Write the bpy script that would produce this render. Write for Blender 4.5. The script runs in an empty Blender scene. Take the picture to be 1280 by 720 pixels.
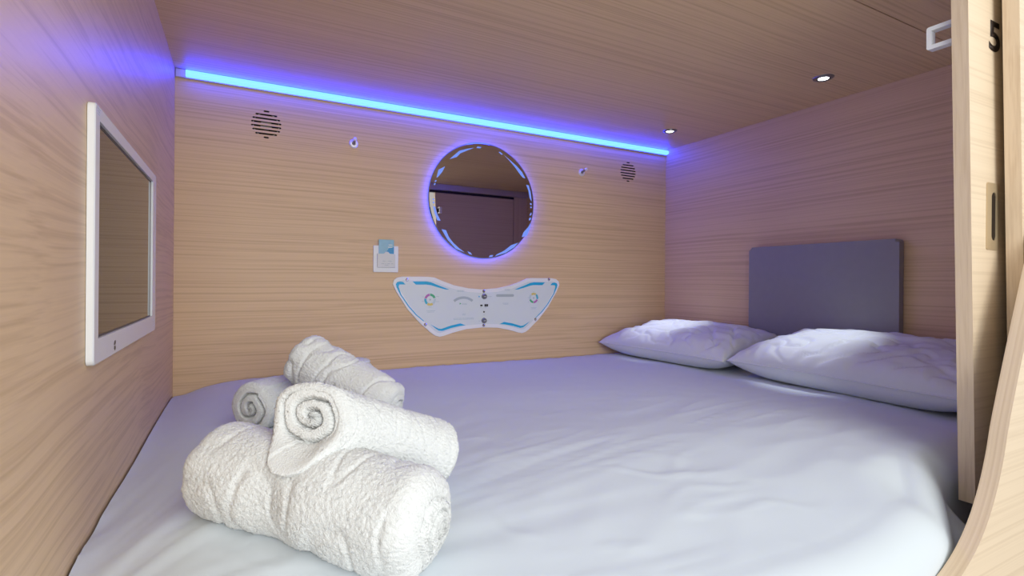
import bpy, bmesh, math, random
from mathutils import Vector, Matrix, noise
PI = math.pi
random.seed(7)
scene = bpy.context.scene
COL = scene.collection

# ------------------------------------------------------------------ materials
def new_mat(name):
    m = bpy.data.materials.new(name); m.use_nodes = True
    nt = m.node_tree; nt.nodes.clear()
    out = nt.nodes.new('ShaderNodeOutputMaterial')
    b = nt.nodes.new('ShaderNodeBsdfPrincipled')
    nt.links.new(b.outputs[0], out.inputs[0])
    return m, nt, b

def plain(name, col, rough=0.5, metal=0.0, spec=0.5, noise_amt=0.04, nscale=40.0, coat=0.0, bump=0.0, bscale=200.0, sheen=0.0):
    m, nt, b = new_mat(name)
    tc = nt.nodes.new('ShaderNodeTexCoord')
    nz = nt.nodes.new('ShaderNodeTexNoise'); nz.inputs['Scale'].default_value = nscale; nz.inputs['Detail'].default_value = 4
    nt.links.new(tc.outputs['Object'], nz.inputs['Vector'])
    mx = nt.nodes.new('ShaderNodeMix'); mx.data_type = 'RGBA'
    mx.inputs[6].default_value = (*[c*(1-noise_amt) for c in col], 1)
    mx.inputs[7].default_value = (*[min(1, c*(1+noise_amt)) for c in col], 1)
    nt.links.new(nz.outputs['Fac'], mx.inputs[0]); nt.links.new(mx.outputs[2], b.inputs['Base Color'])
    b.inputs['Roughness'].default_value = rough; b.inputs['Metallic'].default_value = metal
    b.inputs['Specular IOR Level'].default_value = spec
    b.inputs['Coat Weight'].default_value = coat
    b.inputs['Sheen Weight'].default_value = sheen
    if bump > 0:
        n2 = nt.nodes.new('ShaderNodeTexNoise'); n2.inputs['Scale'].default_value = bscale; n2.inputs['Detail'].default_value = 5
        nt.links.new(tc.outputs['Object'], n2.inputs['Vector'])
        bp = nt.nodes.new('ShaderNodeBump'); bp.inputs['Strength'].default_value = bump; bp.inputs['Distance'].default_value = 0.002
        nt.links.new(n2.outputs['Fac'], bp.inputs['Height']); nt.links.new(bp.outputs[0], b.inputs['Normal'])
    return m

def emit(name, col, strength):
    m, nt, b = new_mat(name)
    b.inputs['Base Color'].default_value = (0.12, 0.12, 0.14, 1)
    b.inputs['Emission Color'].default_value = (*col, 1); b.inputs['Emission Strength'].default_value = strength
    return m

def wood(name, axis, light=(0.755, 0.548, 0.335), dark=(0.555, 0.375, 0.21), freq=150.0, wav=0.003, wsc=1.2, contrast=1.0, rough=0.42):
    """pale oak laminate: fine grain lines that run along `axis` with a slow waver."""
    m, nt, b = new_mat(name)
    N = nt.nodes.new; L = nt.links.new
    tc = N('ShaderNodeTexCoord')
    # slow waver
    wz = N('ShaderNodeTexNoise'); wz.inputs['Scale'].default_value = wsc; wz.inputs['Detail'].default_value = 2
    L(tc.outputs['Object'], wz.inputs['Vector'])
    sub = N('ShaderNodeVectorMath'); sub.operation = 'SUBTRACT'; sub.inputs[1].default_value = (0.5, 0.5, 0.5)
    L(wz.outputs['Color'], sub.inputs[0])
    sc = N('ShaderNodeVectorMath'); sc.operation = 'SCALE'; sc.inputs['Scale'].default_value = wav*6
    L(sub.outputs[0], sc.inputs[0])
    add = N('ShaderNodeVectorMath'); add.operation = 'ADD'
    L(tc.outputs['Object'], add.inputs[0]); L(sc.outputs[0], add.inputs[1])
    def layer(s_along, s_across, detail):
        mp = N('ShaderNodeMapping')
        s = [s_across]*3
        for ch in axis: s['xyz'.index(ch)] = s_along
        mp.inputs['Scale'].default_value = s
        L(add.outputs[0], mp.inputs['Vector'])
        n = N('ShaderNodeTexNoise'); n.inputs['Scale'].default_value = 1.0; n.inputs['Detail'].default_value = detail
        n.inputs['Roughness'].default_value = 0.6
        L(mp.outputs[0], n.inputs['Vector'])
        return n
    a = layer(0.45, freq, 2); c = layer(0.4, freq*0.22, 2); f = layer(2.5, freq*2.4, 2)
    r = N('ShaderNodeValToRGB'); r.color_ramp.elements[0].position = 0.33; r.color_ramp.elements[1].position = 0.54
    L(a.outputs['Fac'], r.inputs[0])
    m1 = N('ShaderNodeMath'); m1.operation = 'MULTIPLY'; m1.inputs[1].default_value = 0.58*contrast
    L(r.outputs[0], m1.inputs[0])
    m2 = N('ShaderNodeMath'); m2.operation = 'MULTIPLY_ADD'; m2.inputs[1].default_value = 0.16*contrast
    L(c.outputs['Fac'], m2.inputs[0]); L(m1.outputs[0], m2.inputs[2])
    m3 = N('ShaderNodeMath'); m3.operation = 'MULTIPLY_ADD'; m3.inputs[1].default_value = 0.45*contrast
    L(f.outputs['Fac'], m3.inputs[0]); L(m2.outputs[0], m3.inputs[2])
    mx = N('ShaderNodeMix'); mx.data_type = 'RGBA'; mx.clamp_factor = True
    mx.inputs[6].default_value = (*dark, 1); mx.inputs[7].default_value = (*light, 1)
    L(m3.outputs[0], mx.inputs[0]); L(mx.outputs[2], b.inputs['Base Color'])
    b.inputs['Roughness'].default_value = rough; b.inputs['Specular IOR Level'].default_value = 0.3
    bp = N('ShaderNodeBump'); bp.inputs['Strength'].default_value = 0.12; bp.inputs['Distance'].default_value = 0.001
    L(m3.outputs[0], bp.inputs['Height']); L(bp.outputs[0], b.inputs['Normal'])
    return m

M = {}
M['wood_x'] = wood('oak_grain_across', 'x')
M['wood_y'] = wood('oak_grain_deep', 'y')
M['wood_left'] = wood('oak_grain_waver', 'y', freq=120, wav=0.009, wsc=1.5, contrast=1.0)
M['wood_z'] = wood('oak_edge', 'z', light=(0.72, 0.58, 0.42), dark=(0.58, 0.44, 0.30), freq=170, wav=0.002)
M['wood_overlit'] = wood('oak_front_overlit', 'x', light=(0.74, 0.615, 0.45), dark=(0.61, 0.49, 0.345))  # same oak, colour lightened to carry the corridor's overexposed light
M['wood_curve'] = wood('oak_curved_edge', 'xz', light=(0.72, 0.58, 0.42), dark=(0.56, 0.42, 0.28), freq=190, wav=0.002, contrast=1.1)
M['white_plastic'] = plain('white_plastic', (0.80, 0.83, 0.85), 0.28, noise_amt=0.01)
M['bezel_white'] = plain('bezel_white', (0.78, 0.81, 0.83), 0.22, noise_amt=0.01)
M['grey_print'] = plain('grey_print', (0.42, 0.50, 0.55), 0.5)
M['pale_print'] = plain('pale_print', (0.36, 0.50, 0.58), 0.5)
M['black'] = plain('black_plastic', (0.015, 0.015, 0.018), 0.35)
M['dark_hole'] = plain('dark_hole', (0.02, 0.013, 0.01), 0.8)
M['paper_cone'] = plain('speaker_cone', (0.55, 0.52, 0.48), 0.8)
M['blue_print'] = plain('blue_print', (0.010, 0.42, 0.74), 0.35)
M['chrome'] = plain('chrome', (0.82, 0.83, 0.86), 0.12, metal=1.0, noise_amt=0.01)
M['nickel'] = plain('satin_nickel', (0.88, 0.89, 0.93), 0.42, metal=0.6, noise_amt=0.01)
M['steel'] = plain('steel', (0.30, 0.31, 0.33), 0.3, metal=1.0, noise_amt=0.02)
M['aluminium'] = plain('aluminium', (0.62, 0.63, 0.66), 0.35, metal=0.85, noise_amt=0.02)
M['champagne'] = plain('champagne_metal', (0.62, 0.49, 0.31), 0.35, metal=0.45, noise_amt=0.03)
M['dark_bronze'] = plain('dark_bronze', (0.035, 0.025, 0.018), 0.9, spec=0.1)
M['number'] = plain('number_vinyl', (0.03, 0.02, 0.016), 0.45)
M['leather'] = plain('grey_leatherette', (0.275, 0.27, 0.285), 0.5, noise_amt=0.05, bump=0.25, bscale=500)
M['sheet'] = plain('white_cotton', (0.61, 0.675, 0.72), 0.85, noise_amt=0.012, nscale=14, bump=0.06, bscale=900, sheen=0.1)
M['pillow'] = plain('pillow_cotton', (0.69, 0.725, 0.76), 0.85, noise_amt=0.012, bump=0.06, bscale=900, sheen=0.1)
M['foam'] = plain('mattress_ticking', (0.62, 0.63, 0.66), 0.9)
M['terry'] = plain('terry_cloth', (0.765, 0.795, 0.79), 0.95, noise_amt=0.03, nscale=300, bump=0.8, bscale=520, sheen=0.3)
M['acrylic'] = plain('white_acrylic', (0.73, 0.80, 0.84), 0.22, noise_amt=0.01)
M['acrylic_edge'] = plain('acrylic_edge', (0.84, 0.86, 0.90), 0.3, noise_amt=0.01)
M['card_blue'] = plain('card_pale_blue', (0.27, 0.52, 0.66), 0.3, noise_amt=0.12, nscale=60)
M['card_deep'] = plain('card_deep_blue', (0.03, 0.30, 0.60), 0.3)
M['floor'] = plain('floor_vinyl', (0.40, 0.37, 0.34), 0.55, noise_amt=0.06, nscale=6)
for n_, c_ in dict(green=(0.07, 0.45, 0.22), magenta=(0.48, 0.16, 0.50), cyan=(0.05, 0.45, 0.66), yellow=(0.72, 0.60, 0.18), pale=(0.55, 0.66, 0.72)).items():
    M['dial_'+n_] = plain('dial_'+n_, c_, 0.4)

def mirror_mat(name, col, rough=0.012):
    m, nt, b = new_mat(name)
    b.inputs['Base Color'].default_value = (*col, 1); b.inputs['Metallic'].default_value = 1; b.inputs['Roughness'].default_value = rough
    return m
M['mirror'] = mirror_mat('tinted_mirror', (0.58, 0.53, 0.50))
def glass_mat():
    m, nt, b = new_mat('dark_screen_glass')
    b.inputs['Base Color'].default_value = (0.012, 0.011, 0.010, 1); b.inputs['Roughness'].default_value = 0.02
    b.inputs['IOR'].default_value = 1.52; b.inputs['Specular IOR Level'].default_value = 0.5
    return m
M['screen'] = glass_mat()
LED = (0.009, 0.028, 1.0)
M['led'] = emit('led_diffuser_glow', LED, 31.0)
M['halo'] = emit('mirror_halo_glow', (0.02, 0.035, 1.0), 45.0)
M['etch'] = emit('etched_glow', (0.13, 0.26, 0.90), 0.9)
M['lens'] = emit('downlight_glow', (0.95, 0.97, 1.0), 9.0)

# ------------------------------------------------------------------ helpers
def thing(name, loc, label=None, cat=None, group=None, kind=None):
    o = bpy.data.objects.new(name, None); COL.objects.link(o); o.location = loc
    o.empty_display_size = 0.05
    props(o, label, cat, group, kind); return o

def props(o, label=None, cat=None, group=None, kind=None):
    if label: o['label'] = label
    if cat: o['category'] = cat
    if group: o['group'] = group
    if kind: o['kind'] = kind
    return o

def world_loc(o):
    v = Vector((0, 0, 0))
    while o is not None:
        v += o.location; o = o.parent
    return v

def obj(name, bm, mat, parent=None, origin=None, smooth=False, angle=None, label=None, recalc=True):
    """links bm (given in world coordinates) as ONE mesh object under parent."""
    base = world_loc(parent) if parent else Vector(origin or (0, 0, 0))
    if recalc: bmesh.ops.recalc_face_normals(bm, faces=bm.faces)
    bmesh.ops.translate(bm, verts=bm.verts, vec=-base)
    me = bpy.data.meshes.new(name); bm.to_mesh(me); bm.free()
    mats = mat if isinstance(mat, (list, tuple)) else [mat]
    for x in mats: me.materials.append(x)
    if smooth:
        for p in me.polygons: p.use_smooth = True
        if angle is not None:
            try: me.set_sharp_from_angle(angle=math.radians(angle))
            except Exception: pass
    o = bpy.data.objects.new(name, me); COL.objects.link(o)
    if parent: o.parent = parent
    else: o.location = base
    if label: o['label'] = label
    return o

def box(bm, x0, x1, y0, y1, z0, z1, bev=0.0, seg=2):
    vs = [bm.verts.new(p) for p in ((x0, y0, z0), (x1, y0, z0), (x1, y1, z0), (x0, y1, z0), (x0, y0, z1), (x1, y0, z1), (x1, y1, z1), (x0, y1, z1))]
    fs = [bm.faces.new([vs[i] for i in f]) for f in ((0, 3, 2, 1), (4, 5, 6, 7), (0, 1, 5, 4), (1, 2, 6, 5), (2, 3, 7, 6), (3, 0, 4, 7))]
    if bev > 0:
        es = list({e for f in fs for e in f.edges})
        bmesh.ops.bevel(bm, geom=es, offset=bev, segments=seg, profile=0.6, affect='EDGES')
    return fs

def prism(bm, pts, to3, d0, d1, bev=0.0, mi_side=None):
    """solid from a 2-D outline; to3(a, b, d) gives the 3-D point."""
    A = [bm.verts.new(to3(a, b, d0)) for a, b in pts]; B = [bm.verts.new(to3(a, b, d1)) for a, b in pts]
    n = len(pts); f0 = bm.faces.new(A); f1 = bm.faces.new(B[::-1]); sides = []
    for i in range(n):
        sides.append(bm.faces.new((A[i], B[i], B[(i+1) % n], A[(i+1) % n])))
    if mi_side is not None:
        for f in sides: f.material_index = mi_side
    if bev > 0:
        bmesh.ops.bevel(bm, geom=list(f0.edges), offset=bev, segments=2, profile=0.6, affect='EDGES')
    return f0, f1

XZ = lambda a, b, d: (a, d, b)        # outline on a wall facing -y
def stadium(cx, cz, hw, hh, n=8):
    """horizontal slot with round ends"""
    p = []
    for k in range(n+1): a = -PI/2+PI*k/n; p.append((cx+hw-hh+hh*math.cos(a), cz+hh*math.sin(a)))
    for k in range(n+1): a = PI/2+PI*k/n; p.append((cx-hw+hh+hh*math.cos(a), cz+hh*math.sin(a)))
    return p
def rrect(x0, x1, z0, z1, r, n=6):
    p = []
    for cx, cz, a0 in ((x1-r, z1-r, 0), (x0+r, z1-r, PI/2), (x0+r, z0+r, PI), (x1-r, z0+r, 1.5*PI)):
        for k in range(n+1):
            a = a0+PI/2*k/n; p.append((cx+r*math.cos(a), cz+r*math.sin(a)))
    return p
def circle(cx, cz, r, n=48): return [(cx+r*math.cos(2*PI*k/n), cz+r*math.sin(2*PI*k/n)) for k in range(n)]

def lathe(bm, prof, org, axis, n=40, closed=False):
    """revolves (r, h) about axis through org."""
    ax = Vector(axis).normalized(); u = ax.orthogonal().normalized(); v = ax.cross(u); org = Vector(org)
    rings = []
    for r, h in prof:
        if r < 1e-6: rings.append([bm.verts.new(org+ax*h)])
        else: rings.append([bm.verts.new(org+ax*h+(u*math.cos(2*PI*k/n)+v*math.sin(2*PI*k/n))*r) for k in range(n)])
    pairs = list(zip(rings, rings[1:]))
    if closed: pairs.append((rings[-1], rings[0]))
    for a, b in pairs:
        if len(a) == 1 and len(b) == 1: continue
        for k in range(n):
            k2 = (k+1) % n
            if len(a) == 1: bm.faces.new((a[0], b[k], b[k2]))
            elif len(b) == 1: bm.faces.new((a[k], b[0], a[k2]))
            else: bm.faces.new((a[k], b[k], b[k2], a[k2]))

def tube(bm, pts, r, n=8):
    pts = [Vector(p) for p in pts]; rings = []
    for i, p in enumerate(pts):
        t = (pts[min(i+1, len(pts)-1)]-pts[max(i-1, 0)]).normalized()
        u = t.orthogonal().normalized() if i == 0 else (pu - t*pu.dot(t)).normalized()
        pu = u; v = t.cross(u)
        rings.append([bm.verts.new(p+(u*math.cos(2*PI*k/n)+v*math.sin(2*PI*k/n))*r) for k in range(n)])
    for a, b in zip(rings, rings[1:]):
        for k in range(n): bm.faces.new((a[k], a[(k+1) % n], b[(k+1) % n], b[k]))
    bm.faces.new(rings[0][::-1]); bm.faces.new(rings[-1])

def smooth_poly(pts, rounds=2):
    for _ in range(rounds):
        q = []
        for i in range(len(pts)):
            a, b = pts[i], pts[(i+1) % len(pts)]
            q += [(a[0]*.75+b[0]*.25, a[1]*.75+b[1]*.25), (a[0]*.25+b[0]*.75, a[1]*.25+b[1]*.75)]
        pts = q
    return pts
def clamp(t, a=0.0, b=1.0): return max(a, min(b, t))
def sstep(t): t = clamp(t); return t*t*(3-2*t)

# ------------------------------------------------------------------ dimensions of the sleeping pod
W, D, ZC = 2.0745, 1.94, 1.264
YO = 0.436                                   # where side walls and ceiling end at the corridor

# setting
bm = bmesh.new(); box(bm, -1.2, 3.4, -2.2, 2.1, -0.03, 0.0); props(obj('floor', bm, M['floor']), kind='structure')
bm = bmesh.new(); box(bm, -0.02, 0.0, YO, D+0.03, 0.0, ZC+0.02); props(obj('wall_left', bm, M['wood_left']), kind='structure')
bm = bmesh.new(); box(bm, W, W+0.02, YO, D+0.03, 0.0, ZC+0.02); props(obj('wall_right', bm, M['wood_y']), kind='structure')
bm = bmesh.new(); box(bm, -0.02, W+0.02, 0.6995, D+0.03, ZC, ZC+0.02, 0.0006, 1); box(bm, -0.02, W+0.02, YO, 0.6975, ZC, ZC+0.02, 0.0006, 1)
box(bm, -0.02, W+0.02, YO, D+0.03, ZC+0.0205, ZC+0.03)
props(obj('ceiling', bm, M['wood_x']), kind='structure')

# back wall with the two sets of slots cut through it
VENTS = ((0.261, 1.128), (1.832, 1.134))
ROWS = ((0.0428, 0.0088), (0.0306, 0.0332), (0.0176, 0.0424), (0.0050, 0.0462), (-0.0080, 0.0462), (-0.0205, 0.0424), (-0.0336, 0.0332), (-0.0455, 0.0080))
bm = bmesh.new(); box(bm, 0.0, W, D, D+0.007, 0.0, ZC)
wb = obj('wall_back', bm, M['wood_x']); props(wb, kind='structure')
bm = bmesh.new()
for vx, vz in VENTS:
    for dz, hw in ROWS: prism(bm, stadium(vx, vz+dz, hw, 0.0027), XZ, D-0.01, D+0.02)
cut = obj('cut', bm, M['dark_hole'])
md = wb.modifiers.new('slots', 'BOOLEAN'); md.operation = 'DIFFERENCE'; md.object = cut; md.solver = 'EXACT'; md.material_mode = 'TRANSFER'
dg = bpy.context.evaluated_depsgraph_get()
me2 = bpy.data.meshes.new_from_object(wb.evaluated_get(dg)); wb.modifiers.clear(); wb.data = me2
bpy.data.objects.remove(cut, do_unlink=True)
VL = ('round slotted speaker grille high on the back wall near the left corner', 'round slotted speaker grille high on the back wall near the right corner')
for k, (vx, vz) in enumerate(VENTS):
    t = thing('speaker_vent', (vx, D+0.012, vz-0.055), VL[k], 'speaker', 'slotted speaker grilles on the back wall')
    bm = bmesh.new(); lathe(bm, [(0, 0.012), (0.056, 0.012), (0.056, -0.0045), (0.053, -0.0045), (0.053, 0.008), (0, 0.008)], (vx, D+0.012, vz), (0, 1, 0), 40)
    obj('housing', bm, M['dark_hole'], t)
    bm = bmesh.new(); lathe(bm, [(0.0, 0.003), (0.016, 0.001), (0.018, 0.004), (0.0, 0.006)], (vx, D+0.012, vz), (0, 1, 0), 32)
    if k == 0: lathe(bm, [(0.0385, 0.0015), (0.040, 0.0005), (0.0415, 0.0015), (0.040, 0.004)], (vx, D+0.012, vz), (0, 1, 0), 40, True)
    obj('cone', bm, M['paper_cone'] if k == 0 else M['dark_hole'], t, smooth=True)

# front of the pod, right of the entrance
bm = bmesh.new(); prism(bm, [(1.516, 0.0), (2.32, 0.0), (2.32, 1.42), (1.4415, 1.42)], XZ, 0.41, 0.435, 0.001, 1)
props(obj('wall_front', bm, [M['wood_overlit'], M['wood_z']]), kind='structure')
bm = bmesh.new(); box(bm, 1.967, W, 0.447, 0.475, 0.0, ZC)
props(obj('trim_1', bm, M['wood_z']), kind='structure')

# sliding door (number, pull and catch are its parts)
door = thing('door_1', (1.68, 0.463, 0.19), 'oak laminate sliding entrance door with black number 5 and recessed pull', 'sliding door', kind='structure')
DX = lambda z: 1.383-0.0475*(z-0.656)
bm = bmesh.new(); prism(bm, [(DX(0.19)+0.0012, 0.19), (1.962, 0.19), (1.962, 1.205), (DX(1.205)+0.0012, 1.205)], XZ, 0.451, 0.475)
obj('panel', bm, M['wood_overlit'], door)
bm = bmesh.new()
q = [(DX(0.19), 0.19), (DX(0.19)+0.0012, 0.19), (DX(1.205)+0.0012, 1.205), (DX(1.205), 1.205)]
prism(bm, q, XZ, 0.4502, 0.4758)
obj('edge_band', bm, M['wood_z'], door, label='vertically grained edge strip')
# recessed pull
hx0, hx1, hz0, hz1 = 1.4415, 1.4935, 0.669, 0.797
cxh, czh = (hx0+hx1)/2+0.002, (hz0+hz1)/2
bm = bmesh.new()
outer = rrect(hx0, hx1, hz0, hz1, 0.004, 7)                       # 32 points
inner = []
for k in range(32):
    a = 2*PI*(k+0.5)/32
    c, s = math.cos(a), math.sin(a)
    inner.append((cxh+0.0105*c, czh+(0.036 if s > 0 else -0.036)+0.0105*s))
yo, yi, yb = 0.4492, 0.4488, 0.4508
vo = [bm.verts.new((a, yo, b)) for a, b in outer]; vi = [bm.verts.new((a, yi, b)) for a, b in inner]
vob = [bm.verts.new((a, yb, b)) for a, b in outer]; vib = [bm.verts.new((a, yb+0.004, b)) for a, b in inner]
for k in range(32):
    k2 = (k+1) % 32
    bm.faces.new((vo[k], vo[k2], vi[k2], vi[k])); bm.faces.new((vo[k], vob[k], vob[k2], vo[k2])); bm.faces.new((vi[k], vi[k2], vib[k2], vib[k]))
pl = obj('pull_plate', bm, M['champagne'], door, label='brass coloured recessed pull')
bm = bmesh.new(); prism(bm, inner, XZ, 0.4506, 0.454); obj('finger_slot', bm, M['dark_bronze'], pl)
# number
cu = bpy.data.curves.new('num', 'FONT'); cu.body = '5'; cu.size = 1.0; cu.extrude = 0.0; cu.offset = 0.022
to = bpy.data.objects.new('num', cu); COL.objects.link(to); dg = bpy.context.evaluated_depsgraph_get(); dg.update()
me = bpy.data.meshes.new_from_object(to.evaluated_get(dg)); bpy.data.objects.remove(to, do_unlink=True)
xs = [v.co.x for v in me.vertices]; ys = [v.co.y for v in me.vertices]
bm = bmesh.new(); bm.from_mesh(me)
for v in bm.verts:
    a = (v.co.x-min(xs))/(max(xs)-min(xs)); b = (v.co.y-min(ys))/(max(ys)-min(ys))
    v.co = Vector((1.4475+0.046*a, 0.4506, 1.051+0.058*b))
r = bmesh.ops.extrude_face_region(bm, geom=list(bm.faces)); bmesh.ops.translate(bm, verts=[g for g in r['geom'] if isinstance(g, bmesh.types.BMVert)], vec=(0, -0.0004, 0))
obj('number', bm, M['number'], door, label='black number 5')
# white catch on the inner face
bm = bmesh.new()
x0, x1 = 1.374, 1.391
o2 = rrect(0.4752, 0.5205, 1.060, 1.104, 0.004, 4); i2 = rrect(0.4752, 0.513, 1.068, 1.096, 0.001, 4)
A = [[bm.verts.new((x, a, b)) for a, b in P] for x in (x0, x1) for P in (o2, i2)]
for k in range(len(o2)):
    k2 = (k+1) % len(o2)
    bm.faces.new((A[0][k], A[0][k2], A[1][k2], A[1][k])); bm.faces.new((A[2][k2], A[2][k], A[3][k], A[3][k2]))
    bm.faces.new((A[0][k], A[2][k], A[2][k2], A[0][k2])); bm.faces.new((A[1][k2], A[3][k2], A[3][k], A[1][k]))
obj('catch', bm, M['white_plastic'], door, label='white plastic loop catch')
# track over the entrance
t = thing('door_track', (1.03, 0.463, 1.217), 'pale aluminium sliding door track under the ceiling, seen in the round mirror', 'track')
bm = bmesh.new(); box(bm, 0.001, W-0.001, 0.440, 0.4925, 1.222, ZC-0.0003, 0.0015, 1); obj('rail', bm, M['aluminium'], t)
bm = bmesh.new(); box(bm, 0.001, W-0.012, 0.452, 0.474, 1.2065, 1.2215); obj('guide_strip', bm, M['black'], t)

# curved guard board in front of the bed
pts = [(-0.06, 0.0), (2.32, 0.0), (2.32, 1.02), (1.68, 1.02)]
crv = [(1.60, 0.92), (1.525, 0.79), (1.453, 0.643), (1.385, 0.503), (1.327, 0.377), (1.304, 0.315), (1.278, 0.263), (1.243, 0.216), (1.198, 0.178), (1.14, 0.1495), (1.06, 0.128), (0.96, 0.116), (0.80, 0.11), (-0.06, 0.11)]
def catmull(p, n=8):
    o = []
    for i in range(len(p)-1):
        a, b, c, d = p[max(i-1, 0)], p[i], p[i+1], p[min(i+2, len(p)-1)]
        for k in range(n):
            t = k/n
            o.append(tuple(0.5*((2*b[j])+(-a[j]+c[j])*t+(2*a[j]-5*b[j]+4*c[j]-d[j])*t*t+(-a[j]+3*b[j]-3*c[j]+d[j])*t**3) for j in (0, 1)))
    return o+[p[-1]]
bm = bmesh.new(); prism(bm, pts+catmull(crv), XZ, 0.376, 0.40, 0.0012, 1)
gb = obj('guard_board', bm, [M['wood_overlit'], M['wood_curve']], origin=(1.6, 0.388, 0.0))
props(gb, 'oak laminate guard board with a sweeping curved top edge in front of the bed', 'guard board')

# ------------------------------------------------------------------ bed
def front_y(x):
    return 0.408+0.012*math.sin(x*5.0)+0.075*sstep((x-1.20)/0.20)
def bed_top(x, y):
    z = 0.276
    A = 0.078*(1-sstep((x-1.0)/0.38))+0.012
    t = clamp((0.86-y)/0.46); z -= A*t**1.6
    z -= 0.036*math.exp(-(x/0.085)**2)
    z -= 0.010*math.exp(-((D-y)/0.06)**2)
    z -= 0.050*math.exp(-((x-1.275)/0.075)**2)*sstep((0.57-y)/0.13)
    z += 0.006*math.exp(-((x-0.30)/0.14)**2-((y-1.9)/0.16)**2)
    return z
def wrinkle(x, y):
    f = sstep((1.35-y)/0.6)*0.8+0.2
    # long soft folds that fan out from the towels
    dx, dy = x-0.15, y-0.62
    ang = math.atan2(dy, dx+0.25); rad = math.hypot(dx, dy)
    n1 = noise.noise(Vector((rad*1.5, ang*9.0, 0.3)))
    n1b = 1-abs(noise.noise(Vector((rad*1.8+4, ang*15.0, 2.1))))*2
    n2 = noise.noise(Vector((x*3.0, y*3.6, 5.0)))
    n3 = 1-abs(noise.noise(Vector((x*5.0+y*2, y*9.0-x*3, 9.0))))*2.2
    n4 = noise.noise(Vector((x*16, y*22, 1.0)))
    # creases at the back edge where the sheet is tucked
    n5 = noise.noise(Vector((x*22, y*3, 3.0)))*math.exp(-((D-y)/0.10)**2)
    n6 = max(0.0, 1-abs(noise.noise(Vector((rad*2.6+9, ang*20.0, 6.1))))*9)*sstep(noise.noise(Vector((x*4, y*4, 2.2)))*2+0.3)
    n7 = max(0.0, 1-abs(noise.noise(Vector((x*3.0+y*5.5, y*9.0-x*4.0, 3.3))))*11)*sstep(noise.noise(Vector((x*5+3, y*5, 8.2)))*2)
    return f*(0.0038*n1+0.0017*max(n1b, -0.2)+0.0016*max(n3, -0.2)+0.0022*n6+0.0024*n7)+0.004*n2+0.0006*n4+0.0025*n5
bed = thing('bed', (1.037, 1.18, 0.0), 'wide mattress under a rumpled white sheet filling the sleeping pod', 'bed')
bm = bmesh.new(); box(bm, 0.01, 2.06, 0.50, 1.93, 0.0, 0.055); obj('base', bm, M['wood_x'], bed)
bm = bmesh.new(); box(bm, 0.03, 2.05, 0.52, 1.92, 0.055, 0.215, 0.03, 3); obj('mattress', bm, M['foam'], bed, smooth=True, angle=40)
bm = bmesh.new()
NX, NY, RB = 250, 180, 0.075
grid = []
for i in range(NX+1):
    x = 0.0035+(W-0.007)*i/NX
    yf = front_y(x); row = []
    y0, y1 = D-0.003, yf+RB
    prof = []
    for j in range(NY+1):
        y = y0+(y1-y0)*j/NY
        prof.append((y, bed_top(x, y)+wrinkle(x, y), 0))
    zt = prof[-1][1]
    for k in range(1, 11):
        a = PI/2*k/10; prof.append((y1-RB*math.sin(a), zt-RB*(1-math.cos(a)), 1))
    zl = prof[-1][1]
    for k in range(1, 15):
        s = k/14
        fold = 0.010*noise.noise(Vector((x*9, s*1.2, 7)))+0.006*noise.noise(Vector((x*21, s*2, 3)))
        g = yf-0.4065
        fl = 0.022*math.exp(-((x-1.335)/0.05)**2)
        prof.append((max(0.4035, yf-max(g, 0)*sstep(s*1.6)*(1 if x < 1.378 else 0)-fl*sstep(s*3)*(1-s)+abs(fold)*0.6*s), zl+(0.03-zl)*s, 1))
    for y, z, kk in prof: row.append(bm.verts.new((x, y, max(z, 0.0))))
    grid.append(row)
for i in range(NX):
    for j in range(len(grid[0])-1):
        bm.faces.new((grid[i][j], grid[i+1][j], grid[i+1][j+1], grid[i][j+1]))
obj('sheet', bm, M['sheet'], bed, smooth=True)

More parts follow.
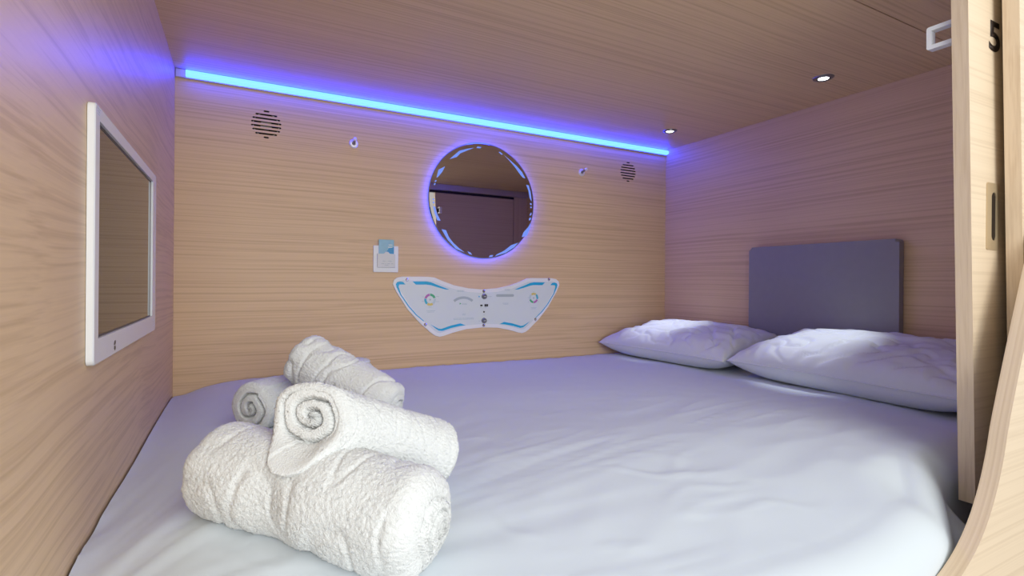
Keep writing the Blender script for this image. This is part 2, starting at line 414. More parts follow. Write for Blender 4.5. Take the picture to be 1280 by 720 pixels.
# pillows
def make_pillow(name, cx, cy, cz, hl, hw, ht, tilt, yaw, seed, label):
    """hl along y, hw along x; the lower side settles on the bed."""
    NU, NV = 110, 80
    bm = bmesh.new(); R = Matrix.Rotation(yaw, 3, 'Z') @ Matrix.Rotation(-tilt, 3, 'Y')
    def pt(u, v, side):
        # pinched corners, slightly hollow sides
        sx = 1-0.045*(1-abs(u)**2.2)*abs(v)**3 ; sy = 1-0.07*(1-abs(v)**2.2)*abs(u)**3
        X = u*hl*sy; Y = v*hw*sx
        e = max(0.0, (1-abs(u)**4.0)*(1-abs(v)**3.6))
        h = ht*(e**0.46)*(1.0+0.16*(1-u*u)*(1-v*v))
        # puckers that run inward from the seam
        r = max(abs(u), abs(v))
        pk = noise.noise(Vector((u*4.5+seed, v*4.5, 1.7)))*0.014*e**0.5
        cr = noise.noise(Vector((u*13+seed, v*5.0, 4.0)))*0.010*sstep((r-0.45)/0.5)*e**0.35
        cr += -0.012*max(0, 1-abs(noise.noise(Vector((u*3.2-v*1.5+seed, u*1.1+v*3.8, 8.0))))*7)*e**0.5
        z = (h+0.6*pk+0.9*cr) if side > 0 else -h
        return Vector((Y, X, z))
    G = {}
    for side in (1, -1):
        for i in range(NU+1):
            for j in range(NV+1):
                edge = i in (0, NU) or j in (0, NV)
                if side < 0 and edge: G[(side, i, j)] = G[(1, i, j)]; continue
                u = -1+2*i/NU; v = -1+2*j/NV
                u = math.copysign(1-(1-abs(u))**1.35, u); v = math.copysign(1-(1-abs(v))**1.35, v)
                p = R @ pt(u, v, side)+Vector((cx, cy, cz))
                p.x = min(p.x, W-0.005-0.031*sstep((1.50-p.y)/0.05))
                fl = bed_top(p.x, p.y)+0.007
                p.z = max(p.z, fl if side > 0 else fl)
                G[(side, i, j)] = bm.verts.new(p)
    for side in (1, -1):
        for i in range(NU):
            for j in range(NV):
                f = (G[(side, i, j)], G[(side, i+1, j)], G[(side, i+1, j+1)], G[(side, i, j+1)])
                bm.faces.new(f)
    seam = []
    ring = [(i, 0) for i in range(NU)]+[(NU, j) for j in range(NV)]+[(i, NV) for i in range(NU, 0, -1)]+[(0, j) for j in range(NV, 0, -1)]
    for i, j in ring[::2]: seam.append(G[(1, i, j)].co.copy())
    bmesh.ops.remove_doubles(bm, verts=bm.verts, dist=0.00005)
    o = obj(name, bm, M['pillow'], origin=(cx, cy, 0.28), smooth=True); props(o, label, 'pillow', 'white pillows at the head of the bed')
    bm = bmesh.new(); tube(bm, seam+[seam[0]], 0.0026, 6); obj('seam', bm, M['pillow'], o, smooth=True)
    return o
make_pillow('pillow', 1.868, 1.595, 0.352, 0.330, 0.205, 0.068, math.radians(7), math.radians(3), 1.3, 'white pillow in the back corner, dented at its near end')
make_pillow('pillow', 1.888, 0.893, 0.358, 0.355, 0.200, 0.074, math.radians(8), math.radians(-2), 6.1, 'white pillow beside the sliding door, in front of the grey headboard')

# headboard cushion
t = thing('headboard_cushion', (W, 1.156, 0.40), 'grey padded leatherette headboard cushion fixed to the right wall', 'headboard')
bm = bmesh.new()
prism(bm, rrect(0.882, 1.431, 0.40, 0.748, 0.012, 5), lambda a, b, d: (d, a, b), W-0.032, W-0.006)
bmesh.ops.bevel(bm, geom=[e for e in bm.edges if all(abs(v.co.x-(W-0.032)) < 1e-5 for v in e.verts)], offset=0.011, segments=4, profile=0.5, affect='EDGES')
obj('padding', bm, M['leather'], t, smooth=True, angle=35)
bm = bmesh.new(); prism(bm, rrect(0.890, 1.423, 0.408, 0.740, 0.008, 4), lambda a, b, d: (d, a, b), W-0.006, W-0.0003); obj('backing', bm, M['black'], t)

# ------------------------------------------------------------------ rolled towels
def roll(name, A, B, rA, rB, seed, label, layers=3.2, extA=None, radf=None, tiltA=0.0, foldamp=0.004, capA=0.006, capB=0.012, seam_at=2.2, step=0.006, dig=None, NT=250, flooron=True, cat='towel', depth=0.010, rc=0.018):
    A, B = Vector(A), Vector(B); a = (B-A); Ln = a.length; a.normalize()
    up = Vector((0, 0, 1)); u = (up-a*up.dot(a)).normalized(); v = a.cross(u)
    prof = []   # (kind, rho 0..1, s)
    nc = 44
    for k in range(nc): prof.append(('A', (k/nc)*0.80 if k else 0.0, 0))
    for k in range(17): q = k/16*PI/2; prof.append(('RA', q, 0))
    ns = max(60, int(Ln/0.0019))
    for k in range(1, ns): prof.append(('S', 0, k/ns))
    for k in range(17): q = PI/2-k/16*PI/2; prof.append(('RB', q, 0))
    for k in range(nc-1, -1, -1): prof.append(('B', (k/nc)*0.80 if k else 0.0, 0))
    bm = bmesh.new(); rings = []
    def rad(th, s, ext=True):
        r = rA+(rB-rA)*s
        d = ((th-seam_at) % (2*PI))/(2*PI)
        r += step*(d-0.5)
        if radf and ext: r += radf(th, s)
        r += foldamp*noise.noise(Vector((math.cos(th)*1.3+seed, math.sin(th)*1.3, s*4.0)))*1.6
        # pulled creases around the body
        cz = abs(noise.noise(Vector((math.cos(th)*0.7+seed*2, math.sin(th)*0.7, s*7.5+3))))
        r -= foldamp*1.4*max(0, 1-cz*6)
        if dig: r += dig(th, s)
        return r
    def groove(rho, th, sd):
        rr = rho+0.07*noise.noise(Vector((math.cos(th)*1.6*rho+sd, math.sin(th)*1.6*rho, sd)))
        ph = (rr*layers-th/(2*PI)) % 1.0
        return math.exp(-((ph-0.5)/0.13)**2)*sstep((0.97-rho)/0.10)
    for kind, q, s in prof:
        ring = []
        single = kind in 'AB' and q == 0.0
        for k in range(1 if single else NT):
            th = 2*PI*k/NT
            if kind == 'S': ax = rc+(Ln-2*rc)*s if False else Ln*s; r = rad(th, s); rho = 1
            elif kind in ('A', 'B'):
                sgn = -1 if kind == 'A' else 1; ss = 0 if kind == 'A' else 1
                R_ = rad(th, ss, False)-rc if not single else 0.03; r = (R_ if not single else 0)*(q/0.80); rho = q/0.80*(0.86)
                g = groove(rho, th, seed+ss*3)
                out = (capA if kind == 'A' else capB)*(1-rho*rho)
                ax = (0 if kind == 'A' else Ln)+sgn*(rc+out-depth*g)
            else:
                sgn = -1 if kind == 'RA' else 1; ss = 0 if kind == 'RA' else 1
                rb = rad(th, ss, False)-rc; r = rb+(rad(th, ss)-rb)*math.sin(q); ax = (0 if ss == 0 else Ln)+sgn*rc*math.cos(q); rho = math.sin(q)
            if s < 0.35 and kind in ('A', 'RA', 'S'):
                w = (1-s/0.35) if kind == 'S' else 1.0
                if extA and kind != 'A': ax -= extA(th)*(rho if kind == 'RA' else 1)*w
                if tiltA: ax += tiltA*r*math.cos(th-math.pi*0.5)*w
            p = A+a*ax+(u*math.cos(th)+v*math.sin(th))*r
            ring.append(p)
        rings.append((single, ring))
    V = []
    for single, ring in rings:
        row = []
        for p in ring:
            p = p.copy()
            n = random.gauss(0, 0.00065)+noise.noise(p*190.0)*0.0004
            c = A+a*clamp((p-A).dot(a), 0, Ln); d = (p-c)
            if d.length > 1e-5: p += d.normalized()*n
            if flooron: p.z = max(p.z, bed_top(clamp(p.x, 0, W), p.y)+wrinkle(p.x, p.y)+0.001)
            row.append(bm.verts.new(p))
        V.append(row)
    for r0, r1 in zip(V, V[1:]):
        for k in range(NT):
            k2 = (k+1) % NT
            if len(r0) == 1: bm.faces.new((r0[0], r1[k2], r1[k]))
            elif len(r1) == 1: bm.faces.new((r0[k], r0[k2], r1[0]))
            else: bm.faces.new((r0[k], r0[k2], r1[k2], r1[k]))
    o = obj(name, bm, M['terry'], origin=((A.x+B.x)/2, (A.y+B.y)/2, min(A.z, B.z)-rA), smooth=True)
    props(o, label, cat, 'rolled white towels piled on the bed'); return o

# big bath towel: a sits left and far, b right and near
A1, B1 = (0.174, 0.845, 0.328), (0.378, 0.624, 0.303)
def dig1(th, s): return -0.010*math.exp(-((s-0.42)/0.10)**2)*max(0, math.sin(th-0.2))
roll('bath_towel', A1, B1, 0.064, 0.068, 2.0, 'large rolled white bath towel lowest and frontmost in the pile', layers=3.0, dig=dig1, foldamp=0.0022, rc=0.030, seam_at=2.6, step=0.008, depth=0.006, capB=0.014)
# hand towel lying over the bath towel, its open end with a hanging tongue
def bump(th, c, w): d = (th-c+PI) % (2*PI)-PI; return math.exp(-(d/w)**2)
A2, B2 = (0.276, 0.744, 0.414), (0.463, 0.790, 0.325)
roll('hand_towel', A2, B2, 0.047, 0.051, 5.0, 'rolled white hand towel laid over the bath towel, open end and loose flap leftward', layers=2.6,
     extA=lambda th: 0.052*bump(th, 2.65, 0.80), radf=lambda th, s: 0.034*bump(th, 2.65, 0.60)*math.exp(-(s/0.40)**2), tiltA=0.8, capA=-0.004, seam_at=3.1, step=0.004, foldamp=0.0014, depth=0.013, rc=0.011)
# back pair
A4, B4 = (0.215, 1.235, 0.327), (0.50, 1.545, 0.325)
roll('hand_towel', A4, B4, 0.052, 0.048, 8.0, 'rolled white hand towel flat on the bed under the rear one, spiral end leftward', layers=2.4, tiltA=0.0, capA=0.004, seam_at=0.6, step=0.006, depth=0.013, foldamp=0.0012, rc=0.012)
A3, B3 = (0.318, 1.225, 0.425), (0.462, 1.095, 0.335)
roll('hand_towel', A3, B3, 0.058, 0.055, 11.0, 'rolled white hand towel at the top rear of the pile, sloping down to the right', layers=2.6, foldamp=0.0035, seam_at=4.2, step=0.007, depth=0.010)

# ------------------------------------------------------------------ television on the left wall
tv = thing('television', (0.0, 1.18, 0.48), 'slim white framed television flush on the left wall, switched off', 'television')
YZ = lambda a, b, d: (d, a, b)
bm = bmesh.new()
ty0, ty1, tz0, tz1 = 0.889, 1.470, 0.480, 0.842
sy0, sy1, sz0, sz1 = 0.914, 1.420, 0.5155, 0.8215
o2 = rrect(ty0, ty1, tz0, tz1, 0.009, 5); i2 = rrect(sy0, sy1, sz0, sz1, 0.002, 5)
n = len(o2)
L1 = [bm.verts.new((0.0005, a, b)) for a, b in o2]; L2 = [bm.verts.new((0.008, a, b)) for a, b in o2]
L3 = [bm.verts.new((0.0095, 0.5*(ty0+ty1)+(a-0.5*(ty0+ty1))*0.994, 0.661+(b-0.661)*0.992)) for a, b in o2]
L4 = [bm.verts.new((0.0095, a, b)) for a, b in i2]; L5 = [bm.verts.new((0.003, a, b)) for a, b in i2]
for P, Q in ((L1, L2), (L2, L3), (L3, L4), (L4, L5)):
    for k in range(n): bm.faces.new((P[k], P[(k+1) % n], Q[(k+1) % n], Q[k]))
fr = obj('frame', bm, M['bezel_white'], tv)
bm = bmesh.new(); prism(bm, rrect(sy0, sy1, sz0, sz1, 0.002, 5), YZ, 0.0025, 0.0052); obj('screen', bm, M['screen'], tv, label='dark glass screen')
bm = bmesh.new()
for a0, a1, b0, b1 in ((sy0, sy1, sz1-0.004, sz1), (sy0, sy1, sz0, sz0+0.003), (sy0, sy0+0.002, sz0, sz1), (sy1-0.004, sy1, sz0, sz1)): box(bm, 0.0050, 0.0056, a0, a1, b0, b1)
obj('gasket', bm, M['black'], tv)
bm = bmesh.new()
for pts_ in ([(1.017, 0.4955), (1.022, 0.5015), (1.029, 0.5015), (1.030, 0.497), (1.024, 0.4945)], [(1.018, 0.4895), (1.021, 0.4935), (1.029, 0.492), (1.029, 0.4875), (1.023, 0.486)]):
    prism(bm, pts_, YZ, 0.0094, 0.0098)
obj('badge', bm, M['black'], fr)
bm = bmesh.new()
for k in range(3):
    for j in range(3):
        box(bm, 0.0094, 0.0097, 1.425+0.010*j, 1.425+0.010*j+0.006, 0.4925+0.006*k, 0.4935+0.006*k)
obj('button_legend', bm, M['grey_print'], fr)
bm = bmesh.new()
for k in range(3): box(bm, 0.0094, 0.0097, 0.90, 0.918-0.003*k, 0.8365-0.004*k, 0.8373-0.004*k)
obj('printing', bm, M['pale_print'], fr)

# ------------------------------------------------------------------ light strip along the back wall
ls = thing('light_strip', (1.037, D, 1.238), 'glowing blue light strip along the top of the back wall', 'light strip')
bm = bmesh.new(); box(bm, 0.002, W-0.003, 1.9275, D-0.0003, 1.2365, ZC-0.0015, 0.001, 1); obj('channel', bm, M['aluminium'], ls)
bm = bmesh.new()
sec = [(1.9272, 1.2395)]+[(1.921-0.0095*math.cos(-PI/2+PI*k/10), 1.2498+0.0103*math.sin(-PI/2+PI*k/10)) for k in range(11)]+[(1.9272, 1.2601)]
x0, x1 = 0.030, W-0.008
prism(bm, sec, lambda a, b, d: (d, a, b), x0, x1)
obj('diffuser', bm, M['led'], ls, smooth=True, angle=50)

# ------------------------------------------------------------------ round mirror
mx_, mz_ = 1.063, 0.929
mr = thing('mirror', (mx_, D, mz_-0.235), 'round tinted wall mirror with glowing blue halo and etched rim', 'mirror')
bm = bmesh.new(); lathe(bm, [(0, 0.0), (0.232, 0.0), (0.2345, 0.002), (0.2345, 0.0055), (0.0, 0.0055)], (mx_, 1.9185, mz_), (0, 1, 0), 96)
obj('glass', bm, M['mirror'], mr, smooth=True, angle=20)
bm = bmesh.new(); lathe(bm, [(0.2346, 0.0022), (0.2362, 0.0022), (0.2362, 0.0058), (0.2346, 0.0058)], (mx_, 1.9185, mz_), (0, 1, 0), 96, True)
obj('glass_edge', bm, emit('edge_glow', (0.10, 0.20, 0.62), 0.55), mr, label='blue lit edge')
bm = bmesh.new(); lathe(bm, [(0, 0.0062), (0.2155, 0.0062), (0.2155, 0.0212), (0.0, 0.0212)], (mx_, 1.9185, mz_), (0, 1, 0), 64)
obj('back_box', bm, M['white_plastic'], mr)
bm = bmesh.new(); lathe(bm, [(0.2160, 0.0085), (0.2210, 0.0085), (0.2210, 0.0150), (0.2160, 0.0150)], (mx_, 1.9185, mz_), (0, 1, 0), 96, True)
obj('halo', bm, M['halo'], mr)
ET = [[(-0.1504, 0.1525), (-0.1093, 0.1906), (-0.075, 0.2030), (-0.0439, 0.211), (-0.0700, 0.1985), (-0.1054, 0.1804), (-0.120, 0.1640)],
      [(-0.0361, 0.2110), (-0.030, 0.2180), (-0.0124, 0.2175), (-0.018, 0.2120)],
      [(-0.2035, 0.0731), (-0.1960, 0.1060), (-0.1687, 0.1223), (-0.1800, 0.0990), (-0.195, 0.0800)],
      [(-0.2115, 0.0580), (-0.2080, 0.0640), (-0.2020, 0.0640), (-0.2060, 0.0570)], [(-0.2150, 0.0450), (-0.2120, 0.0520), (-0.2060, 0.0520), (-0.2090, 0.0450)],
      [(-0.2171, -0.0373), (-0.2077, -0.0400), (-0.200, -0.066), (-0.1850, -0.0929), (-0.1990, -0.0917), (-0.210, -0.066)],
      [(-0.2180, -0.0080), (-0.2120, -0.0080), (-0.2120, -0.0140), (-0.2180, -0.0140)], [(-0.2175, -0.0200), (-0.2115, -0.0200), (-0.2110, -0.0270), (-0.2170, -0.0270)],
      [(-0.1814, -0.1252), (-0.1629, -0.1277), (-0.1500, -0.1550), (-0.1327, -0.1755), (-0.1080, -0.1960), (-0.0830, -0.2126), (-0.1212, -0.1990), (-0.1560, -0.1650)],
      [(-0.0714, -0.2075), (-0.0580, -0.2120), (-0.0500, -0.2220), (-0.0640, -0.2180)],
      [(0.0234, -0.2290), (0.0290, -0.2210), (0.0436, -0.2190), (0.0400, -0.2270)],
      [(0.0517, -0.2240), (0.0600, -0.2160), (0.0950, -0.1990), (0.1259, -0.1758), (0.1614, -0.1630), (0.1400, -0.1850), (0.1000, -0.2090)],
      [(0.1766, -0.1400), (0.1850, -0.1190), (0.2080, -0.0950), (0.2195, -0.0768), (0.2170, -0.1000), (0.2020, -0.1320)],
      [(0.2110, -0.0600), (0.2190, -0.0520), (0.2220, -0.0600), (0.2140, -0.0680)], [(0.2150, -0.0400), (0.2230, -0.0320), (0.2245, -0.0400), (0.2170, -0.0470)],
      [(0.1963, 0.0847), (0.2093, 0.0822), (0.2190, 0.0550), (0.2240, 0.0150), (0.2142, 0.0294), (0.2080, 0.0600)],
      [(0.2160, 0.0080), (0.2230, 0.0080), (0.2245, 0.0000), (0.2175, 0.0000)], [(0.2175, -0.0070), (0.2245, -0.0070), (0.2245, -0.0130), (0.2180, -0.0130)],
      [(0.0643, 0.2071), (0.0720, 0.2085), (0.0850, 0.2000), (0.0780, 0.1975)],
      [(0.0891, 0.1983), (0.1200, 0.1790), (0.1483, 0.1600), (0.1750, 0.1370), (0.1930, 0.1100), (0.1800, 0.1130), (0.1657, 0.1260), (0.1442, 0.1500), (0.1150, 0.1780)]]
for p in ET:
    bm = bmesh.new(); prism(bm, [(mx_+a, mz_+b) for a, b in p], XZ, 1.9181, 1.9186); obj('etched_mark', bm, M['etch'], mr, label='glowing etched mark')

# ------------------------------------------------------------------ control panel
PX = 1.068
cp = thing('control_panel', (PX, D, 0.38), 'butterfly shaped white control panel printed with blue lines under the mirror', 'control panel')
left = [(0.0, 0.568), (-0.065, 0.5725), (-0.1266, 0.5845), (-0.175, 0.6010), (-0.2080, 0.6145), (-0.2350, 0.6170), (-0.3350, 0.6170), (-0.3560, 0.6130), (-0.3690, 0.6030), (-0.3725, 0.5880), (-0.3590, 0.5600), (-0.3148, 0.4915), (-0.2650, 0.4370), (-0.2180, 0.3965), (-0.2020, 0.3855), (-0.1850, 0.3815), (-0.1700, 0.3840), (-0.1300, 0.3955), (-0.0714, 0.4080), (0.0, 0.4120)]
outl = left+[(-a, b) for a, b in left[-2:0:-1]]
def inset(pts, d):
    o = []; n = len(pts)
    for i in range(n):
        a, b, c = Vector(pts[i-1]), Vector(pts[i]), Vector(pts[(i+1) % n])
        t = ((b-a).normalized()+(c-b).normalized()).normalized(); nrm = Vector((-t.y, t.x))
        o.append(tuple(b+nrm*d))
    return o
sm = outl
bm = bmesh.new(); prism(bm, [(PX+a, b) for a, b in sm], XZ, D-0.008, D-0.0005, 0.0012); pn = obj('plate', bm, M['acrylic_edge'], cp)
bm = bmesh.new(); ins = inset(sm, 0.0145); prism(bm, [(PX+a, b) for a, b in ins], XZ, D-0.0083, D-0.0079); obj('printed_face', bm, M['acrylic'], pn)
S1 = [(-0.2969, 0.5985), (-0.2421, 0.5989), (-0.2229, 0.5960), (-0.1956, 0.5851), (-0.1461, 0.5672), (-0.1640, 0.5679), (-0.1956, 0.5761), (-0.2228, 0.5842), (-0.2420, 0.5867), (-0.2837, 0.5865)]
S2 = [(-0.3246, 0.5867), (-0.3480, 0.5866), (-0.3510, 0.5785), (-0.3408, 0.5495), (-0.3092, 0.5041), (-0.2790, 0.4708), (-0.2504, 0.4462), (-0.2516, 0.4437), (-0.2828, 0.4690), (-0.3129, 0.5023), (-0.3445, 0.5478), (-0.3581, 0.5747), (-0.3616, 0.5880), (-0.3566, 0.5958), (-0.3449, 0.5981), (-0.3339, 0.5964)]
S3 = [(-0.2235, 0.4314), (-0.1903, 0.4136), (-0.1785, 0.4125), (-0.1389, 0.4243), (-0.0985, 0.4317), (-0.0758, 0.4234), (-0.0984, 0.4218), (-0.1388, 0.4141), (-0.1745, 0.4041), (-0.1902, 0.4062), (-0.2020, 0.4140)]
for S in (S1, S2, S3):
    for sg in (1, -1):
        bm = bmesh.new(); prism(bm, [(PX+a*sg, b) for a, b in S], XZ, D-0.0087, D-0.0082); obj('blue_line', bm, M['blue_print'], pn)
for a, b in ((-0.3175, 0.6045), (0.3175, 0.6115), (-0.2437, 0.4310), (0.2507, 0.4385), (0.0045, 0.5605), (0.0050, 0.4205)):
    bm = bmesh.new(); lathe(bm, [(0, -0.003), (0.0035, -0.003), (0.0068, 0.0), (0, 0.0)], (PX+a, D-0.008, b), (0, 1, 0), 20); obj('screw', bm, M['chrome'], cp, smooth=True, angle=40)
for b in (0.5392, 0.4402):
    bm = bmesh.new(); lathe(bm, [(0, -0.010), (0.009, -0.010), (0.0105, -0.008), (0.0115, 0.0), (0, 0.0)], (PX+0.005, D-0.008, b), (0, 1, 0), 28); kb = obj('knob', bm, M['steel'], cp, smooth=True, angle=40)
    bm = bmesh.new(); box(bm, PX+0.0005, PX+0.0095, D-0.0185, D-0.018, b-0.0012, b+0.0012); obj('pointer', bm, M['white_plastic'], kb)
for a0, a1, z0, z1 in ((-0.0115, -0.002, 0.4990, 0.5055), (0.0075, 0.0145, 0.4975, 0.5075), (0.0160, 0.0230, 0.4975, 0.5075)):
    bm = bmesh.new(); box(bm, PX+a0, PX+a1, D-0.0095, D-0.0079, z0, z1); obj('socket', bm, M['black'], cp)
bm = bmesh.new(); lathe(bm, [(0, -0.0012), (0.0035, -0.0012), (0.0035, 0.0), (0, 0)], (PX+0.005, D-0.008, 0.4758), (0, 1, 0), 20); obj('socket', bm, M['black'], cp)
def arc_band(cx, cz, r0, r1, d0, d1, n=10):
    A0, A1 = math.radians(d0), math.radians(d1)
    return [(cx+r1*math.cos(A0+(A1-A0)*k/n), cz+r1*math.sin(A0+(A1-A0)*k/n)) for k in range(n+1)]+[(cx+r0*math.cos(A1+(A0-A1)*k/n), cz+r0*math.sin(A1+(A0-A1)*k/n)) for k in range(n+1)]
for cx, cz, R1, arcs in ((-0.226, 0.528, 0.0235, (('magenta', 95, 165), ('green', 20, 90), ('cyan', 168, 232), ('yellow', 236, 304), ('pale', 308, 375))), (0.2405, 0.531, 0.0225, (('yellow', 55, 125), ('cyan', -15, 50), ('magenta', 270, 338), ('green', 200, 265), ('pale', 130, 195)))):
    dl = None
    for cn, d0, d1 in arcs:
        bm = bmesh.new(); prism(bm, [(PX+a, b) for a, b in arc_band(cx, cz, R1*0.62, R1, d0, d1)], XZ, D-0.0087, D-0.0082); obj('dial_segment', bm, M['dial_'+cn], pn)
    bm = bmesh.new(); prism(bm, circle(PX+cx, cz, 0.0035, 16), XZ, D-0.0087, D-0.0082); obj('dial_centre', bm, M['grey_print'], pn)
bm = bmesh.new(); prism(bm, [(PX+a, b) for a, b in arc_band(-0.0865, 0.4700, 0.060, 0.0700, 52, 128, 14)], XZ, D-0.0087, D-0.0082); obj('level_bar', bm, M['grey_print'], pn)
bm = bmesh.new(); prism(bm, stadium(PX+0.102, 0.5425, 0.042, 0.0055), XZ, D-0.0087, D-0.0082); obj('level_bar', bm, M['grey_print'], pn)
bm = bmesh.new(); prism(bm, circle(PX-0.100, 0.511, 0.0045, 3), XZ, D-0.0087, D-0.0082); obj('mark', bm, M['dial_green'], pn)
bm = bmesh.new(); prism(bm, circle(PX-0.017, 0.5385, 0.003, 14), XZ, D-0.0087, D-0.0082); obj('mark', bm, M['blue_print'], pn)
def tinyrow(x0, x1, z, h=0.0016):
    x = x0; bm = bmesh.new()
    while x < x1:
        w = random.uniform(0.0015, 0.004); box(bm, PX+x, PX+min(x+w, x1), D-0.0086, D-0.0082, z-h/2, z+h/2); x += w+0.0012
    obj('lettering', bm, M['pale_print'], pn)
for x0, x1, z in ((-0.113, -0.083, 0.5640), (-0.113, -0.083, 0.5600), (-0.092, -0.070, 0.5115), (-0.092, -0.070, 0.5075), (-0.090, -0.076, 0.4700), (-0.090, -0.076, 0.4650), (-0.128, -0.040, 0.4520), (-0.128, -0.040, 0.4475), (-0.240, -0.205, 0.4845), (-0.238, -0.210, 0.4795),
                  (-0.259, -0.250, 0.5390), (-0.259, -0.250, 0.5220), (-0.201, -0.190, 0.5400), (-0.201, -0.190, 0.5200), (-0.232, -0.220, 0.4990), (0.100, 0.124, 0.5680), (0.100, 0.124, 0.5640), (0.090, 0.120, 0.5100), (0.095, 0.118, 0.5060), (0.226, 0.255, 0.4890), (0.230, 0.252, 0.4845),
                  (0.212, 0.222, 0.5330), (0.262, 0.268, 0.5340), (0.236, 0.246, 0.5570), (0.262, 0.268, 0.5150), (0.212, 0.218, 0.5150), (0.020, 0.040, 0.5385), (0.002, 0.008, 0.4630), (-0.012, -0.003, 0.4930), (0.009, 0.018, 0.4930), (-0.018, -0.012, 0.4390), (0.022, 0.028, 0.4390)): tinyrow(x0, x1, z)

# ------------------------------------------------------------------ key card switch and the card in it
KX = PX
ks = thing('card_switch', (KX-0.40, D, 0.632), 'square white card switch plate on the back wall left of the mirror', 'switch')
bm = bmesh.new(); prism(bm, rrect(KX-0.4460, KX-0.3532, 0.6325, 0.7312, 0.002, 3), XZ, D-0.009, D-0.0004, 0.0012); obj('plate', bm, M['white_plastic'], ks)
bm = bmesh.new(); prism(bm, [(KX-0.4328, 0.6500), (KX-0.3660, 0.6500), (KX-0.3660, 0.7005), (KX-0.387, 0.7005), (KX-0.394, 0.7085), (KX-0.402, 0.7085), (KX-0.409, 0.7005), (KX-0.4328, 0.7005)], XZ, D-0.0165, D-0.0128, 0.0008)
box(bm, KX-0.4328, KX-0.4295, D-0.0128, D-0.0088, 0.650, 0.7005); box(bm, KX-0.3693, KX-0.3660, D-0.0128, D-0.0088, 0.650, 0.7005)
pk = obj('pocket', bm, plain('pocket_plastic', (0.68, 0.70, 0.71), 0.3), ks)
bm = bmesh.new()
for x0, x1, z in ((-0.413, -0.403, 0.6735), (-0.398, -0.396, 0.6735), (-0.393, -0.380, 0.6735), (-0.418, -0.408, 0.6640), (-0.404, -0.401, 0.6640), (-0.396, -0.386, 0.6640), (-0.382, -0.374, 0.6640), (-0.406, -0.392, 0.6585)):
    x = x0
    while x < x1:
        w = random.uniform(0.001, 0.0024); box(bm, KX+x, KX+min(x+w, x1), D-0.0168, D-0.0164, z-0.0011, z+0.0011); x += w+0.0007
obj('lettering', bm, M['grey_print'], pk)
kc = thing('key_card', (KX-0.399, D-0.0105, 0.668), 'pale and deep blue key card standing in the white switch pocket', 'card')
bm = bmesh.new(); prism(bm, rrect(KX-0.4272, KX-0.3705, 0.6690, 0.7540, 0.003, 3), XZ, D-0.0118, D-0.0100); cb = obj('card', bm, M['card_blue'], kc)
bm = bmesh.new(); prism(bm, [(KX-0.4030, 0.7020), (KX-0.3708, 0.7020), (KX-0.3708, 0.7270), (KX-0.3900, 0.7220)], XZ, D-0.0122, D-0.0117); obj('corner_print', bm, M['card_deep'], kc)
bm = bmesh.new()
for x0, x1, z in ((-0.391, -0.377, 0.7345), (-0.393, -0.377, 0.7260)): box(bm, KX+x0, KX+x1, D-0.0125, D-0.0117, z-0.0013, z+0.0013)
obj('printing', bm, M['white_plastic'], kc)

# ------------------------------------------------------------------ wall hooks
HL = ('small chrome wall hook left of the mirror, below the light strip', 'small chrome wall hook right of the mirror, next to the speaker slots')
for k, (hx, hz) in enumerate(((0.549, 1.098), (1.560, 1.100))):
    t = thing('wall_hook', (hx, D, hz-0.016), HL[k], 'hook', 'chrome wall hooks')
    bm = bmesh.new(); lathe(bm, [(0, -0.006), (0.0125, -0.006), (0.0158, -0.003), (0.0158, -0.0003), (0, -0.0003)], (hx, D, hz), (0, 1, 0), 32); obj('base', bm, M['nickel'], t, smooth=True, angle=40)
    bm = bmesh.new(); lathe(bm, [(0, -0.006), (0.0070, -0.006), (0.0050, -0.012), (0.0038, -0.030), (0.0038, -0.036), (0, -0.036)], (hx, D, hz), (0.05, 1, -0.22), 24); obj('stem', bm, M['steel'], t, smooth=True, angle=40)
    bm = bmesh.new(); bmesh.ops.create_uvsphere(bm, u_segments=20, v_segments=12, radius=0.0068, matrix=Matrix.Translation((hx-0.0018, D-0.038, hz+0.0085))); obj('ball_tip', bm, M['nickel'], t, smooth=True)

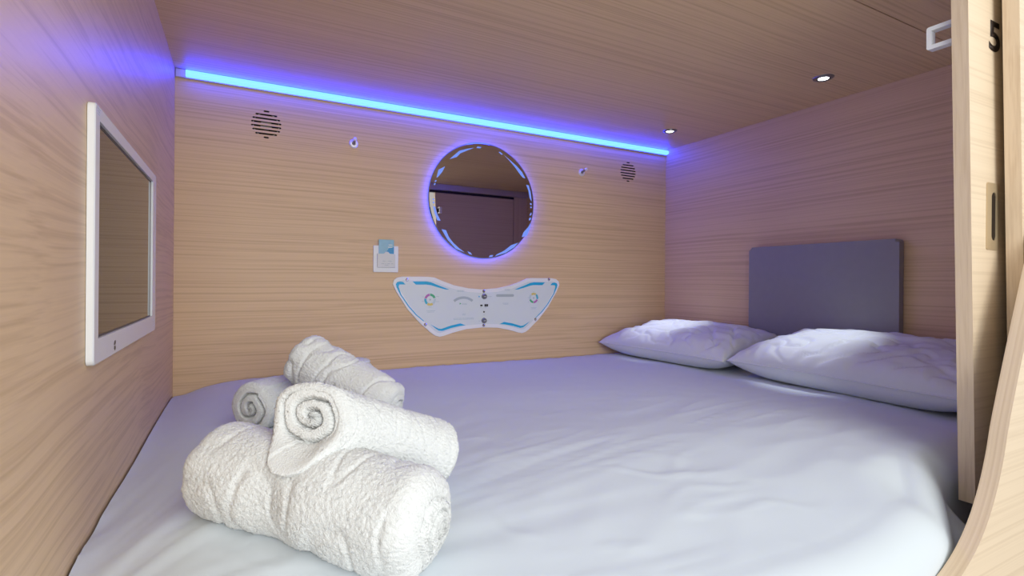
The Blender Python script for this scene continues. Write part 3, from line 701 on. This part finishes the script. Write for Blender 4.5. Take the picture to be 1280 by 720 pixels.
# ------------------------------------------------------------------ ceiling downlights
DLB = ('small recessed ceiling downlight nearer the entrance door', 'small recessed ceiling downlight nearer the back wall and light strip')
for k, (dx, dy) in enumerate(((1.840, 1.006), (1.840, 1.676))):
    t = thing('downlight', (dx, dy, ZC), DLB[k], 'ceiling light', 'downlights over the pillows')
    bm = bmesh.new(); lathe(bm, [(0.0190, 0.0), (0.0190, -0.004), (0.0225, -0.0055), (0.0300, -0.002), (0.0305, 0.0)], (dx, dy, ZC-0.0003), (0, 0, 1), 40, True); obj('bezel', bm, M['steel'], t, smooth=True, angle=40)
    bm = bmesh.new(); lathe(bm, [(0.0155, -0.0005), (0.0155, -0.0035), (0.0188, -0.0038), (0.0188, -0.0005)], (dx, dy, ZC-0.0003), (0, 0, 1), 40, True); obj('inner_ring', bm, M['black'], t)
    bm = bmesh.new(); lathe(bm, [(0, -0.0062), (0.008, -0.0055), (0.0154, -0.003), (0.0154, -0.0008), (0, -0.0008)], (dx, dy, ZC-0.0003), (0, 0, 1), 32); obj('lens', bm, M['lens'], t, smooth=True)
    ld = bpy.data.lights.new('downlight_beam', 'SPOT'); ld.energy = 24.0; ld.spot_size = math.radians(29); ld.spot_blend = 0.9; ld.shadow_soft_size = 0.012; ld.color = (0.90, 0.97, 1.0)
    lo = bpy.data.objects.new('beam', ld); COL.objects.link(lo); lo.parent = t; lo.location = (0, 0, -0.012)

# ------------------------------------------------------------------ light of the corridor and an added fill
def area(name, loc, target, size, energy, col):
    ld = bpy.data.lights.new(name, 'AREA'); ld.shape = 'RECTANGLE'; ld.size, ld.size_y = size; ld.energy = energy; ld.color = col
    lo = bpy.data.objects.new(name, ld); COL.objects.link(lo); lo.location = loc
    lo.rotation_euler = (Vector(target)-Vector(loc)).to_track_quat('-Z', 'Y').to_euler()
area('corridor_lamp', (0.95, -0.95, 2.05), (0.8, 1.0, 0.4), (1.5, 1.0), 15.0, (1.0, 0.98, 0.94))
area('added_back_wall_fill', (0.45, -1.6, 0.95), (0.75, 1.9, 0.75), (1.4, 1.1), 32.0, (1.0, 0.98, 0.94))  # added low fill with no known fixture, brightens the back wall
wd = bpy.data.worlds.new('corridor_air'); scene.world = wd; wd.use_nodes = True
bg = wd.node_tree.nodes['Background']; bg.inputs[0].default_value = (0.95, 0.97, 1.0, 1); bg.inputs[1].default_value = 0.85

# ------------------------------------------------------------------ camera
f, yaw, rl = 646.2, 0.4847, 0.0079
cd = bpy.data.cameras.new('camera'); cam = bpy.data.objects.new('camera', cd); COL.objects.link(cam)
cd.sensor_width = 36.0; cd.lens = f/1280*36; cd.shift_y = -7.7/1280; cd.clip_start = 0.02
c, s = math.cos(yaw), math.sin(yaw); cr, sr = math.cos(rl), math.sin(rl)
r0, u0, fw = Vector((c, -s, 0)), Vector((0, 0, 1)), Vector((s, c, 0))
R, U, Bk = r0*cr+u0*sr, -r0*sr+u0*cr, -fw
cam.matrix_world = Matrix(((R.x, U.x, Bk.x, 0.185), (R.y, U.y, Bk.y, 0.0), (R.z, U.z, Bk.z, 0.60), (0, 0, 0, 1)))
scene.camera = cam
vs = scene.view_settings
vs.view_transform = 'Standard'; vs.look = 'None'; vs.gamma = 1.0; vs.use_curve_mapping = False; vs.exposure = 0.0
